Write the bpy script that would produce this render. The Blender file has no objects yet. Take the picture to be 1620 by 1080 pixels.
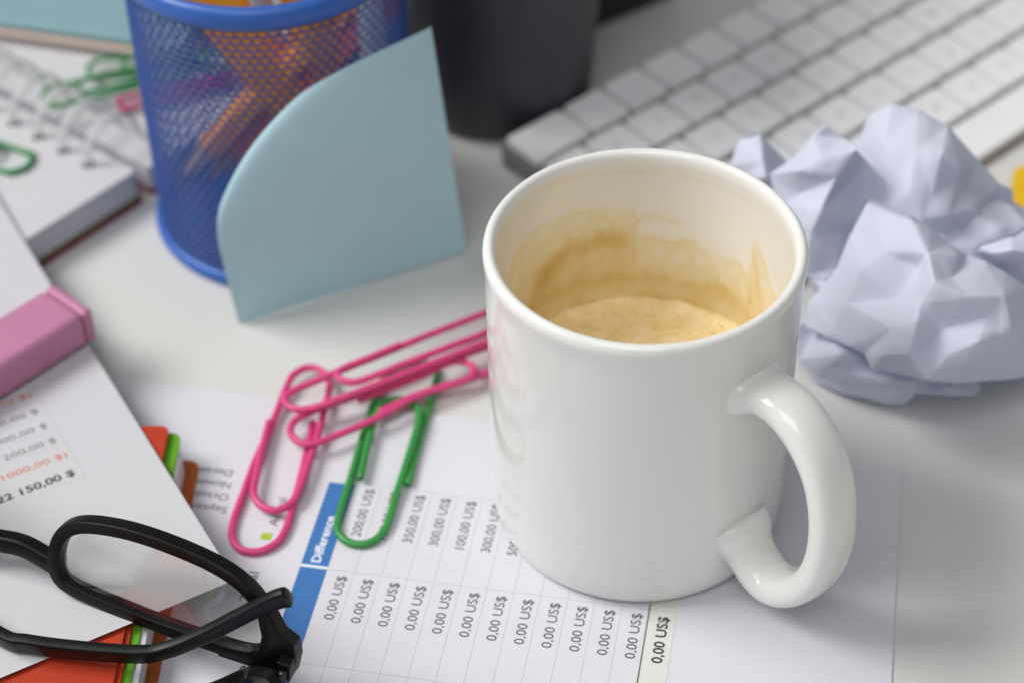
import bpy, bmesh, math, random
import numpy as np
from math import sin, cos, pi, radians, sqrt, atan2, exp
from mathutils import Vector, noise, geometry
random.seed(7)
S = 0.001                                   # everything below is written in millimetres
scene = bpy.context.scene
COL = scene.collection

# ------------------------------------------------------------------ camera
CF, CTH, CRO, CH = 3142.5, 0.724238, -0.0219594, 407.595
Fv = np.array([0, cos(CTH), -sin(CTH)]); R0 = np.array([1, 0, 0.]); U0 = np.cross(R0, Fv)
Rv = cos(CRO) * R0 + sin(CRO) * U0; Uv = -sin(CRO) * R0 + cos(CRO) * U0
Cv = np.array([0, 0, CH])
cd = bpy.data.cameras.new('camera'); co = bpy.data.objects.new('camera', cd); COL.objects.link(co)
from mathutils import Matrix
M = Matrix(((Rv[0], Uv[0], -Fv[0], 0), (Rv[1], Uv[1], -Fv[1], 0), (Rv[2], Uv[2], -Fv[2], CH * S), (0, 0, 0, 1)))
co.matrix_world = M
cd.sensor_width = 36; cd.lens = CF * 36 / 1620
cd.clip_start = 0.01; cd.clip_end = 50
cd.dof.use_dof = True; cd.dof.focus_distance = 0.506; cd.dof.aperture_fstop = 7.0; cd.dof.aperture_blades = 0
scene.camera = co

# ------------------------------------------------------------------ light
w = bpy.data.worlds.new('World'); scene.world = w; w.use_nodes = True
bg = w.node_tree.nodes['Background']; bg.inputs[0].default_value = (0.96, 0.98, 1.0, 1); bg.inputs[1].default_value = 0.25
def area(name, loc, target, sx, sy, power, col):
    l = bpy.data.lights.new(name, 'AREA'); l.shape = 'RECTANGLE'; l.size = sx; l.size_y = sy; l.energy = power; l.color = col
    o = bpy.data.objects.new(name, l); COL.objects.link(o); o.location = loc
    o.rotation_euler = (Vector(target) - Vector(loc)).to_track_quat('-Z', 'Y').to_euler()
    return o
area('window_light', (-2.60, .78, 2.85), (0, .45, 0), 2.0, 1.7, 156, (1.0, .99, .965))
area('fill_light', (-.3, -.7, 1.9), (0, .45, 0), 1.3, 1.0, 15, (.98, .985, 1.0))
scene.view_settings.view_transform = 'Standard'; scene.view_settings.look = 'None'
scene.view_settings.exposure = -0.12; scene.view_settings.gamma = 1
scene.render.engine = 'CYCLES'
scene.cycles.use_denoising = True
scene.cycles.caustics_reflective = False; scene.cycles.caustics_refractive = False
scene.cycles.max_bounces = 10; scene.cycles.diffuse_bounces = 5; scene.cycles.transparent_max_bounces = 12

# ------------------------------------------------------------------ helpers
def at(px, py, z=0.):
    """the point of the place at height z (mm) that the lens sees at this pixel of the 1620 x 1080 photograph"""
    d = Fv * CF + Rv * (px - 810) - Uv * (py - 540)
    return Cv + d * ((z - Cv[2]) / d[2])
def atd(px, py, D):
    d = Fv * CF + Rv * (px - 810) - Uv * (py - 540)
    return Cv + d * (D / CF)
def at_plane(px, py, P0, n):
    d = Fv * CF + Rv * (px - 810) - Uv * (py - 540)
    return Cv + d * (((P0 - Cv) @ n) / (d @ n))
V3 = lambda *a: np.array(a, float)
def unit(v): return v / np.linalg.norm(v)

def mesh(name, verts, faces, mats, parent=None, smooth=True, midx=None, loc=None):
    me = bpy.data.meshes.new(name)
    o3 = np.zeros(3) if loc is None else np.asarray(loc, float)
    me.from_pydata([tuple((np.asarray(v, float) - o3) * S) for v in verts], [], faces)
    for m in (mats if isinstance(mats, (list, tuple)) else [mats]): me.materials.append(m)
    if midx is not None:
        for p_, i in zip(me.polygons, midx): p_.material_index = i
    bm = bmesh.new(); bm.from_mesh(me); bmesh.ops.recalc_face_normals(bm, faces=bm.faces); bm.to_mesh(me); bm.free()
    me.polygons.foreach_set('use_smooth', [smooth] * len(me.polygons)); me.update()
    o = bpy.data.objects.new(name, me); COL.objects.link(o)
    if loc is not None: o.location = o3 * S
    if parent is not None: link_parent(o, parent)
    return o
WLOC = {}
def link_parent(o, parent):
    o.parent = parent
    # parents carry only a translation/rotation set before parenting
    bpy.context.view_layer.update()
    o.matrix_parent_inverse = parent.matrix_world.inverted()
def thing(name, label, cat, loc, group=None):
    o = bpy.data.objects.new(name, None); COL.objects.link(o); o.location = np.asarray(loc, float) * S
    o.empty_display_size = .01
    o['label'] = label; o['category'] = cat
    if group: o['group'] = group
    bpy.context.view_layer.update()
    return o
def tag(o, label, cat, group=None):
    o['label'] = label; o['category'] = cat
    if group: o['group'] = group
    return o
def bevel(o, wd, seg=3, angle=30):
    m = o.modifiers.new('bevel', 'BEVEL'); m.width = wd * S; m.segments = seg; m.limit_method = 'ANGLE'; m.angle_limit = radians(angle)
    m.harden_normals = False
    return o
def solid(o, t, off=-1):
    m = o.modifiers.new('thickness', 'SOLIDIFY'); m.thickness = t * S; m.offset = off
    return o
def prism(poly, z0, z1):
    """poly: list of xy; returns verts, faces of a closed prism"""
    n = len(poly)
    v = [(x, y, z0) for x, y in poly] + [(x, y, z1) for x, y in poly]
    f = [list(range(n))[::-1], list(range(n, 2 * n))] + [[i, (i + 1) % n, n + (i + 1) % n, n + i] for i in range(n)]
    return v, f
def round_poly(pts, r, seg=5):
    """round every corner of a convex polygon"""
    out = []; n = len(pts)
    rs = r if isinstance(r, (list, tuple)) else [r] * n
    for i in range(n):
        p = np.array(pts[i], float); a = np.array(pts[i - 1], float); b = np.array(pts[(i + 1) % n], float)
        rr = rs[i]
        if rr <= 0: out.append(tuple(p)); continue
        p0 = p + unit(a - p) * rr; p1 = p + unit(b - p) * rr
        for k in range(seg + 1):
            t = k / seg
            out.append(tuple((1 - t) ** 2 * p0 + 2 * t * (1 - t) * p + t * t * p1))
    return out
def catmull(pts, n=8, closed=False):
    P = [np.array(p, float) for p in pts]; out = []
    L = len(P); rng = range(L) if closed else range(L - 1)
    for i in rng:
        if closed: a, b, c_, d = P[i - 1], P[i], P[(i + 1) % L], P[(i + 2) % L]
        else: a, b, c_, d = P[max(i - 1, 0)], P[i], P[i + 1], P[min(i + 2, L - 1)]
        for k in range(n):
            t = k / n
            out.append(.5 * ((2 * b) + (-a + c_) * t + (2 * a - 5 * b + 4 * c_ - d) * t * t + (-a + 3 * b - 3 * c_ + d) * t ** 3))
    if not closed: out.append(P[-1])
    return out
def sweep(path, wid, hei, up, seg=14, power=2., closed=False, cap=True, roundcap=False):
    """superellipse section; wid across (side), hei along the (re-orthogonalised) up vector"""
    n = len(path); V = []; F = []
    W_ = wid if hasattr(wid, '__len__') else [wid] * n; H_ = hei if hasattr(hei, '__len__') else [hei] * n
    for i in range(n):
        a = path[(i - 1) % n] if (closed or i > 0) else path[0]; b = path[(i + 1) % n] if (closed or i < n - 1) else path[-1]
        t = unit(b - a); u = up[i] if isinstance(up, list) else up
        s = unit(np.cross(t, u)); uu = np.cross(s, t)
        for k in range(seg):
            th = 2 * pi * k / seg; c_, s_ = cos(th), sin(th)
            x = math.copysign(abs(c_) ** (2 / power), c_) * W_[i] / 2; y = math.copysign(abs(s_) ** (2 / power), s_) * H_[i] / 2
            V.append(path[i] + s * x + uu * y)
    m = n if closed else n - 1
    for i in range(m):
        for k in range(seg):
            F.append([i * seg + k, i * seg + (k + 1) % seg, ((i + 1) % n) * seg + (k + 1) % seg, ((i + 1) % n) * seg + k])
    if not closed and cap:
        F.append(list(range(seg))); F.append([(n - 1) * seg + k for k in range(seg)])
    return V, F
def rsweep(path, wid, hei, up, rad=.5, closed=False):
    n = len(path); V = []; F = []
    W_ = wid if hasattr(wid, '__len__') else [wid] * n; H_ = hei if hasattr(hei, '__len__') else [hei] * n
    K = 3; seg = 4 * (K + 1)
    for i in range(n):
        a = path[(i - 1) % n] if (closed or i > 0) else path[0]; b = path[(i + 1) % n] if (closed or i < n - 1) else path[-1]
        t = unit(b - a); u = up[i] if isinstance(up, list) else up
        s_ = unit(np.cross(t, u)); uu = np.cross(s_, t); w2, h2 = W_[i] / 2, H_[i] / 2; rr = min(rad, w2 * .9, h2 * .9)
        for q in range(4):
            cx_, cy_ = ((1, 1), (-1, 1), (-1, -1), (1, -1))[q]
            for k in range(K + 1):
                th = pi / 2 * q + pi / 2 * k / K
                V.append(path[i] + s_ * (cx_ * (w2 - rr) + rr * cos(th)) + uu * (cy_ * (h2 - rr) + rr * sin(th)))
    m = n if closed else n - 1
    for i in range(m):
        for k in range(seg): F.append([i * seg + k, i * seg + (k + 1) % seg, ((i + 1) % n) * seg + (k + 1) % seg, ((i + 1) % n) * seg + k])
    if not closed: F.append(list(range(seg))); F.append([(n - 1) * seg + k for k in range(seg)])
    return V, F
def crisp(o, ang=32):
    o.data.set_sharp_from_angle(angle=radians(ang)); return o
def merge(parts):
    V = []; F = []
    for v, f in parts:
        o = len(V); V += list(v); F += [[i + o for i in q] for q in f]
    return V, F
def wire(pts, r, n=7, seg=10):
    return sweep(catmull(pts, n), 2 * r, 2 * r, V3(0.02, 0.03, 1), seg)

def text_geo(s, bold=False):
    cu = bpy.data.curves.new('t', 'FONT'); cu.body = s; cu.size = 1; cu.resolution_u = 3
    if bold: cu.offset = 0.022
    o = bpy.data.objects.new('t', cu); COL.objects.link(o)
    bpy.context.view_layer.update()
    me = bpy.data.meshes.new_from_object(o.evaluated_get(bpy.context.evaluated_depsgraph_get()))
    V = [(v.co.x, v.co.y) for v in me.vertices]; F = [list(p.vertices) for p in me.polygons]
    bpy.data.objects.remove(o); bpy.data.curves.remove(cu); bpy.data.meshes.remove(me)
    return V, F
TCACHE = {}
def text_on(s, origin, xd, yd, cap, length=None, right=False, bold=False, lift=V3(0, 0, .0)):
    """text from its baseline start (or end, when right) along xd, letters rising along yd, cap height and length in mm"""
    k = (s, bold)
    if k not in TCACHE: TCACHE[k] = text_geo(s, bold)
    V, F = TCACHE[k]
    x0 = min(v[0] for v in V); x1 = max(v[0] for v in V)
    sy = cap / .73; sx = (length / (x1 - x0)) if length else sy
    off = -x1 if right else -x0
    return [origin + xd * ((v[0] + off) * sx) + yd * (v[1] * sy) + lift for v in V], F

# ------------------------------------------------------------------ materials
def mat(name, col, rough=.5, spec=.5, noise_amt=0., noise_scale=200., bump=0., bump_scale=800., coat=0., sss=0., trans=0., transcol=None, metallic=0.):
    m = bpy.data.materials.new(name); m.use_nodes = True
    nt = m.node_tree; N = nt.nodes; L = nt.links; b = N['Principled BSDF']
    b.inputs['Base Color'].default_value = (*col, 1); b.inputs['Roughness'].default_value = rough
    b.inputs['Specular IOR Level'].default_value = spec; b.inputs['Coat Weight'].default_value = coat
    b.inputs['Metallic'].default_value = metallic
    if sss: b.inputs['Subsurface Weight'].default_value = sss; b.inputs['Subsurface Radius'].default_value = (.004, .003, .002); b.inputs['Subsurface Scale'].default_value = 1
    tc = N.new('ShaderNodeTexCoord')
    if noise_amt:
        n = N.new('ShaderNodeTexNoise'); n.inputs['Scale'].default_value = noise_scale; n.inputs['Detail'].default_value = 5
        L.new(tc.outputs['Object'], n.inputs['Vector'])
        r = N.new('ShaderNodeMapRange'); r.inputs['From Min'].default_value = .3; r.inputs['From Max'].default_value = .7
        r.inputs['To Min'].default_value = 1 - noise_amt; r.inputs['To Max'].default_value = 1 + noise_amt
        mx = N.new('ShaderNodeVectorMath'); mx.operation = 'SCALE'; mx.inputs[0].default_value = col
        L.new(n.outputs['Fac'], r.inputs['Value']); L.new(r.outputs['Result'], mx.inputs['Scale']); L.new(mx.outputs['Vector'], b.inputs['Base Color'])
        rr = N.new('ShaderNodeMapRange'); rr.inputs['To Min'].default_value = rough * .8; rr.inputs['To Max'].default_value = min(1, rough * 1.2)
        L.new(n.outputs['Fac'], rr.inputs['Value']); L.new(rr.outputs['Result'], b.inputs['Roughness'])
    if bump:
        n2 = N.new('ShaderNodeTexNoise'); n2.inputs['Scale'].default_value = bump_scale; n2.inputs['Detail'].default_value = 4
        L.new(tc.outputs['Object'], n2.inputs['Vector'])
        bp = N.new('ShaderNodeBump'); bp.inputs['Strength'].default_value = 1; bp.inputs['Distance'].default_value = bump * S
        L.new(n2.outputs['Fac'], bp.inputs['Height']); L.new(bp.outputs['Normal'], b.inputs['Normal'])
    if trans:
        t = N.new('ShaderNodeBsdfTranslucent'); t.inputs['Color'].default_value = (*(transcol or col), 1)
        mxs = N.new('ShaderNodeMixShader'); mxs.inputs[0].default_value = trans
        L.new(b.outputs[0], mxs.inputs[1]); L.new(t.outputs[0], mxs.inputs[2]); L.new(mxs.outputs[0], N['Material Output'].inputs['Surface'])
    return m
M_desk = mat('desk_laminate', (.635, .633, .612), .42, .5, .012, 25, .02, 900)
M_paper = mat('office_paper', (.69, .68, .725), .65, .3, .012, 60, .03, 700, trans=.06)
M_paper2 = mat('report_paper', (.58, .575, .60), .62, .35, .012, 60, .03, 700)
M_crump = mat('crumpled_paper', (.63, .65, .755), .7, .25, .02, 60, .05, 500, trans=.10, transcol=(.34, .44, .86))
M_ink = mat('black_ink', (.035, .033, .035), .7, .2, .1, 900)
M_inkgrey = mat('grey_ink', (.16, .155, .165), .7, .2, .1, 900)
M_inkred = mat('red_ink', (.62, .16, .07), .7, .2, .1, 900)
M_inkwhite = mat('white_ink', (.8, .82, .88), .7, .2, .03, 900)
M_inkblue = mat('blue_ink', (.05, .17, .44), .6, .3, .05, 300)
M_inkgreen = mat('green_ink', (.36, .50, .04), .6, .3, .05, 300)
M_line = mat('table_line_ink', (.50, .50, .53), .7, .2, .05, 500)
M_linedark = mat('dark_line_ink', (.14, .12, .08), .7, .2, .05, 500)
M_cellbg = mat('cell_tint_ink', (.66, .66, .62), .7, .2, .03, 300)
M_greytint = mat('grey_tint_ink', (.66, .66, .67), .7, .2, .03, 300)
M_pinkclip = mat('pink_vinyl', (.66, .055, .21), .38, .5, .06, 250, .03, 400)
M_greenclip = mat('green_vinyl', (.035, .27, .055), .38, .5, .06, 250, .03, 400)
M_palegreen = mat('pale_green_vinyl', (.035, .26, .07), .35, .5, .06, 250)
M_ceramic_h = mat('glazed_ceramic', (.80, .795, .77), .13, .5, .01, 80, .05, 60, coat=.2)
M_bluemetal = mat('blue_painted_metal', (.028, .115, .44), .38, .5, .06, 200, .02, 600)
M_bluewall = mat('blue_expanded_metal', (.018, .068, .30), .42, .5, .06, 200)  # rim blue darkened for the wall, standing in for less light on the strands
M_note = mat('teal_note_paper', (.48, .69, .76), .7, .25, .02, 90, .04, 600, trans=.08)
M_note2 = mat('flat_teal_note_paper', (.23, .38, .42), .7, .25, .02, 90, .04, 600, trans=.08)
M_peach = mat('peach_note_paper', (.66, .53, .46), .7, .25, .02, 90, .04, 600)
M_dark = mat('charcoal_plastic', (.034, .035, .044), .42, .5, .08, 120, .05, 300)
M_black = mat('black_plastic', (.008, .008, .010), .35, .5, .1, 150)
M_frame = mat('matt_black_acetate', (.004, .004, .0045), .36, .22, .1, 400, .01, 1500)
M_kb = mat('keyboard_aluminium', (.20, .195, .195), .45, .5, .03, 80)
M_key = mat('white_key_plastic', (.84, .84, .85), .5, .4, .02, 120)
M_legend = mat('grey_key_legend', (.50, .50, .52), .6, .3, .05, 500)
M_hl = mat('pink_marker_plastic', (.50, .20, .34), .45, .5, .03, 120, .02, 500, sss=.05)
M_red = mat('red_card', (.44, .038, .011), .55, .35, .04, 120, .03, 600)
M_lime = mat('lime_card', (.11, .33, .012), .5, .35, .04, 120, .03, 600)
M_rust = mat('rust_orange_card', (.42, .10, .012), .55, .35, .04, 120, .03, 600)
M_orange = mat('orange_paint', (1.0, .38, .02), .4, .5, .06, 120)
M_dorange = mat('deep_orange_paint', (.95, .22, .01), .4, .5, .06, 120)
M_wood = mat('pencil_wood', (.55, .38, .22), .6, .3, .12, 300)
M_lead = mat('graphite', (.05, .05, .055), .5, .4, .1, 500)
M_white = mat('white_plastic', (.75, .75, .76), .4, .5, .02, 120)
M_yellow = mat('yellow_card', (.75, .45, .01), .5, .4, .04, 120)
M_maroon = mat('maroon_cover', (.22, .02, .055), .5, .4, .05, 120)
M_olive = mat('olive_card', (.16, .20, .08), .55, .35, .05, 120)
M_wirewhite = mat('white_coated_wire', (.72, .74, .74), .35, .5, .03, 200)
M_hole = mat('punched_hole_dark', (.03, .03, .035), .8, .1, .1, 300)
def stripes(name, c1, c2, axis_scale):
    """page edges: thin stacked lines along z"""
    m = bpy.data.materials.new(name); m.use_nodes = True; N = m.node_tree.nodes; L = m.node_tree.links; b = N['Principled BSDF']
    tc = N.new('ShaderNodeTexCoord'); mp = N.new('ShaderNodeMapping'); mp.inputs['Scale'].default_value = axis_scale
    n = N.new('ShaderNodeTexNoise'); n.inputs['Scale'].default_value = 1; n.inputs['Detail'].default_value = 4; n.inputs['Roughness'].default_value = .7
    cr = N.new('ShaderNodeValToRGB'); cr.color_ramp.elements[0].position = .38; cr.color_ramp.elements[1].position = .62
    cr.color_ramp.elements[0].color = (*c1, 1); cr.color_ramp.elements[1].color = (*c2, 1)
    L.new(tc.outputs['Object'], mp.inputs[0]); L.new(mp.outputs[0], n.inputs['Vector']); L.new(n.outputs['Fac'], cr.inputs[0]); L.new(cr.outputs[0], b.inputs['Base Color'])
    b.inputs['Roughness'].default_value = .8
    return m
M_pages = stripes('page_edges', (.40, .39, .43), (.72, .71, .76), (15, 15, 2600))
M_pages2 = stripes('page_edges_bright', (.40, .40, .43), (.74, .74, .78), (15, 15, 2600))
def lens_mat():
    m = bpy.data.materials.new('lens_glass'); m.use_nodes = True; N = m.node_tree.nodes; L = m.node_tree.links
    N.remove(N['Principled BSDF'])
    t = N.new('ShaderNodeBsdfTransparent'); t.inputs[0].default_value = (.965, .965, .955, 1)
    g = N.new('ShaderNodeBsdfGlossy'); g.inputs['Roughness'].default_value = .015
    fr = N.new('ShaderNodeLayerWeight'); pw = N.new('ShaderNodeMath'); pw.operation = 'POWER'; pw.inputs[1].default_value = 5
    L.new(fr.outputs['Facing'], pw.inputs[0]); ad = N.new('ShaderNodeMath'); ad.operation = 'MULTIPLY_ADD'; ad.inputs[1].default_value = .9; ad.inputs[2].default_value = .10; L.new(pw.outputs[0], ad.inputs[0])
    mx = N.new('ShaderNodeMixShader'); L.new(ad.outputs[0], mx.inputs[0]); L.new(t.outputs[0], mx.inputs[1]); L.new(g.outputs[0], mx.inputs[2])
    L.new(mx.outputs[0], N['Material Output'].inputs[0])
    return m
M_lens = lens_mat()

# ------------------------------------------------------------------ desk
v, f = prism([(-1500, -300), (1500, -300), (1500, 1500), (-1500, 1500)], -25, 0)
desk = mesh('desk', v, f, M_desk, smooth=False); desk['kind'] = 'structure'

# ------------------------------------------------------------------ printed report sheet under the mug
PSI = radians(-11.0736); TX, TY, TP, TS = -44.473, 366.174, 7.385, 33.087
tu = V3(cos(PSI), sin(PSI), 0); tv = V3(-sin(PSI), cos(PSI), 0)
ZR = .35
def tb(i, j, z=.30): return V3(TX, TY, z + ZR) + tu * (i * TP) + tv * (j * TS)
rep = thing('printed_report', 'white spreadsheet page lying flat on the desk under the white mug', 'paper', tb(19.75, 1.95, 0))
c_ = [tb(19.75, 1.95), tb(19.75, -4.4), tb(-20.4, -4.4), tb(-20.4, 1.95)]
v, f = prism([(q[0], q[1]) for q in c_], .02, .20 + ZR)
mesh('sheet', v, f, M_paper, rep, smooth=False)
def strip(a, b, wd, z):
    a = np.array(a); b = np.array(b); t = unit(b - a); s = V3(-t[1], t[0], 0) * wd / 2
    q = [a - s, a + s, b + s, b - s]
    return [V3(p[0], p[1], z + ZR) for p in q], [[0, 1, 2, 3]]
LW = .22
ps = [strip(tb(i, -4), tb(i, 1.0), LW, .212) for i in range(0, 11)] + [strip(tb(12, -4), tb(12, 0.02), LW, .212)]
ps += [strip(tb(-1.04, j), tb(12 if j < 1 else 10.9, j), LW, .214) for j in (-3, -2, -1, 0, 1)]
v, f = merge(ps); mesh('table_grid', v, f, M_line, rep, False)
v, f = merge([strip(tb(11, -4), tb(11, .06), .42, .214)]); mesh('total_divider', v, f, M_linedark, rep, False)
def quadij(i0, i1, j0, j1, z): return [tb(i0, j0, z), tb(i1, j0, z), tb(i1, j1, z), tb(i0, j1, z)], [[0, 1, 2, 3]]
v, f = quadij(11.02, 12, -4, .35, .208); mesh('total_column', v, f, M_cellbg, rep, False)
v, f = quadij(-2.08, -1.04, -4, .985, .210); mesh('header_band', v, f, M_inkblue, rep, False)
v, f = merge([strip(tb(-2.08, .01), tb(-1.04, .01), .9, .222), text_on('Difference', tb(-1.40, .06, .222), tv, -tu, 2.7, 17.6, bold=True)])
mesh('header_text', v, f, M_inkwhite, rep, False)
ps = []
for i in range(-1, 11): ps.append(text_on('0,00 US$', tb(i + .77, -.055, .222), tv, -tu, 2.85, 15.6, right=True))
for i, s_ in zip(range(-1, 7), ['200,00 US$', '150,00 US$', '350,00 US$', '300,00 US$', '100,00 US$', '300,00 US$', '500,00 US$', '250,00 US$']):
    ps.append(text_on(s_, tb(i + .77, .955, .222), tv, -tu, 2.85, 18.4, right=True))
ps.append(text_on('Actual', tb(-3.47, .40, .222), tv, -tu, 2.7, 11))
ps.append(text_on('Total', tb(-3.5, -.13, .222), tv, -tu, 2.9, 10.5, right=True))
ps.append(text_on('Catego', tb(-2.62, -.86, .222), tv, -tu, 4.0, 22.5, right=True))
for k, s_ in enumerate(['December', 'November', 'October', 'September']):
    o_ = tb(-5.95 + .12 * k, .985 - .145 * k, .222)
    ps.append(text_on(s_, o_, -tu, -tv, 2.7, len(s_) * 2.05))
v, f = merge(ps); mesh('printed_figures', v, f, M_ink, rep, False)
v, f = merge([text_on('0,00 US$', tb(11.74, -.055, .222), tv, -tu, 2.95, 16.0, right=True, bold=True)]); mesh('total_figure', v, f, M_ink, rep, False)
v, f = quadij(-3.93, -3.52, .235, .315, .215); mesh('legend_square', v, f, M_inkgreen, rep, False)

# ------------------------------------------------------------------ index tab booklet
bk = thing('index_tab_booklet', 'red covered booklet of index tabs and white pages beneath the tilted sheet', 'notebook', (-110, 370, .25))
def slab(name, x1t, x1b, ytop, z0, z1, m, r=3, xl=-178, yb=285, sm=False, bv=0):
    # right edge runs from (x1t, 410) to (x1b, 320)
    sl = (x1b - x1t) / 90.
    poly = round_poly([(xl, yb), (x1t + sl * (410 - yb), yb), (x1t + sl * (410 - ytop), ytop), (xl, ytop)], [0, r, r, r])
    v, f = prism(poly, z0, z1); o = mesh(name, v, f, m, bk, smooth=False)
    return o
slab('back_cover', -91.3, -94.3, 410.5, .6, 1.3, M_rust, 4)
pg = slab('page_block', -95.0, -97.6, 405.5, 1.35, 10.2, [M_pages2], .6)
v, f = prism(round_poly([(-178, 286), (-97.4, 286), (-95.2, 405.3), (-178, 405.3)], .5), 10.2, 10.45); mesh('top_page', v, f, M_paper2, bk, False)
slab('divider_card', -95.6, -98.6, 411.8, 10.5, 11.1, M_lime, 3.5)
slab('inner_cover', -98.0, -100.9, 399.5, 11.15, 11.9, M_red, 3)
slab('front_cover', -99.0, -102.4, 413.0, 11.95, 12.9, M_red, 3)

# ------------------------------------------------------------------ upper report sheet, lying on the booklets
LPZ = 14.0
ca = unit(V3(-.484, .875, 0)); cb = unit(V3(-.875, -.484, 0)); LC = at(372, 917, LPZ)
lp = thing('loose_report_page', 'tilted white page ending in the total 22 150,00 under the eyeglasses', 'paper', LC)
nx, ny = 30, 42; V = []; F = []
for j in range(ny + 1):
    for i in range(nx + 1):
        s = 210 * i / nx; t = 297 * j / ny
        q = LC + cb * s + ca * t
        z = LPZ + .5 * sin(t / 50) * (s / 210) + 1.2 * max(0, (t - 110) / 187) ** 2 * 6
        # rounded, gently drooping corner
        d = sqrt(s * s + t * t); z += 0
        V.append(V3(q[0], q[1], z))
for j in range(ny):
    for i in range(nx):
        a = j * (nx + 1) + i; F.append([a, a + 1, a + nx + 2, a + nx + 1])
o = mesh('sheet', V, F, M_paper2, lp, False); solid(o, .12)
rd = -cb; ud = ca
def lpp(px, py, dz=.10): q = at(px, py, LPZ); return V3(q[0], q[1], LPZ + dz)
rows = [(51, 627, '(500,00 $)', M_inkred), (62, 653, '1 750,00 $', M_inkgrey), (76, 676, '3 000,00 $', M_inkgrey), (90, 699, '200,00 $', M_inkgrey), (108, 722, '(1000,00 $)', M_inkred), (120, 751, '22 150,00 $', M_ink)]
def lpz(vs): # follow the sheet
    out = []
    for q in vs:
        d = q - LC; s = d @ cb; t = d @ ca
        z = LPZ + .5 * sin(t / 50) * (s / 210) + 1.2 * max(0, (t - 110) / 187) ** 2 * 6  + .16
        out.append(V3(q[0], q[1], z))
    return out
byM = {}
for px, py, s_, m in rows:
    L_ = len(s_) * (1.93 if m is not M_ink else 2.05)
    v, f = text_on(s_, lpp(px, py), rd, ud, 2.35 if m is not M_ink else 2.7, L_, right=True, bold=(m is M_ink))
    mesh('printed_figure', lpz(v), f, m, lp, False)
def lpstrip(a, b, wd, dz=.0):
    A = lpp(*a); B = lpp(*b); n = 14; t = unit(B - A); s = V3(-t[1], t[0], 0) * wd / 2; vs = []; fs = []
    for k in range(n + 1):
        q = A + (B - A) * k / n; vs += [q - s, q + s]
        if k: fs.append([2 * k - 2, 2 * k, 2 * k + 1, 2 * k - 1])
    vs = [V3(q[0], q[1], q[2] + dz) for q in lpz(vs)]
    return vs, fs
tlA = lpp(136, 753)
def along(px0, py0, L_):  # a point L_ mm to the reading-left of a pixel
    q = lpp(px0, py0) + cb * L_; return q
ps = [lpstrip((136, 753), (20, 560), .25, -.03)]
def seg3(A, B, wd, dz=-.03):
    n = 14; t = unit(B - A); s = V3(-t[1], t[0], 0) * wd / 2; vs = []; fs = []
    for k in range(n + 1):
        q = A + (B - A) * k / n; vs += [q - s, q + s]
        if k: fs.append([2 * k - 2, 2 * k, 2 * k + 1, 2 * k - 1])
    return [V3(q[0], q[1], q[2] + dz) for q in lpz(vs)], fs
for px, py in [(136, 753), (105, 700), (91, 677), (77, 654), (64, 631)]:
    A = lpp(px, py); ps.append(seg3(A, A + cb * 70, .16))
v, f = merge(ps); mesh('table_lines', v, f, M_line, lp, False)
A = lpp(120.5, 727); v, f = seg3(A, A + cb * 70, .95, -.05); mesh('total_rule', v, f, M_greytint, lp, False)

# ------------------------------------------------------------------ mug
MX, MY = 34.08, 390.75
mug = thing('coffee_mug', 'white glazed ceramic mug with dried coffee stains inside', 'mug', (MX, MY, .21))
Z0 = .60
prof = []                                                      # (r, z) outside bottom -> rim -> inside -> centre
prof += [(0, 1.6), (30, 1.6), (33.5, 1.2), (34.6, .25), (36.4, 0), (37.6, .35), (38.8, 1.6), (39.7, 3.6), (40.15, 6), (40.35, 10)]
prof += [(40.35 + .30 * k / 12, 10 + 74 * k / 12) for k in range(1, 13)]
prof += [(40.75, 88), (41.05, 90.3), (41.15, 91.7), (40.9, 92.9), (40.3, 93.7), (39.5, 94.0), (38.7, 93.75), (38.1, 93.1), (37.75, 92.2), (37.6, 91)]
NI = 110
prof += [(37.55 - .5 * k / NI, 90.5 - 64 * k / NI) for k in range(NI + 1)]
prof += [(36.4, 18), (34, 10), (29, 6.5), (20, 5.3), (0, 5)]
SEG = 288
# photographed stain outline on the back wall, traced as (azimuth, height)
def cylhit(px, py, r=37.3):
    d = unit(Fv * CF + Rv * (px - 810) - Uv * (py - 540)); ox, oy = -MX, -MY
    a = d[0] ** 2 + d[1] ** 2; b = ox * d[0] + oy * d[1]; c_ = ox * ox + oy * oy - r * r
    t = (-b + sqrt(max(0, b * b - a * c_))) / a; P = Cv + d * t
    return math.degrees(atan2(P[1] - MY, P[0] - MX)), P[2]
up_px = [(800, 452), (812, 412), (843, 366), (880, 346), (907, 336), (947, 331), (975, 332), (1003, 333), (1008, 350), (1010, 374), (1035, 376), (1060, 381), (1085, 380), (1110, 387), (1130, 398), (1143, 409), (1170, 416), (1183, 432), (1188, 402), (1193, 377), (1201, 392), (1208, 410), (1216, 440), (1223, 462), (1235, 480), (1252, 484)]
UP = sorted(cylhit(*q) for q in up_px); ua = [u[0] for u in UP]; uz = [u[1] for u in UP]
band = [cylhit(*q) for q in [(842, 482), (852, 455), (870, 427), (900, 402), (940, 386), (975, 378)]]
band2 = [cylhit(*q) for q in [(1010, 352), (1035, 343), (1060, 352), (1078, 357)]]
drip = [cylhit(*q) for q in [(1188, 402), (1197, 430), (1200, 470), (1205, 500)]]
drip2 = [cylhit(*q) for q in [(1170, 417), (1180, 445), (1186, 480)]]
rng_ = [cylhit(*q) for q in [(822, 330), (850, 306), (900, 287), (960, 279), (1060, 280), (1110, 290), (1163, 312), (1227, 363), (1250, 407), (1256, 440)]]
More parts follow.
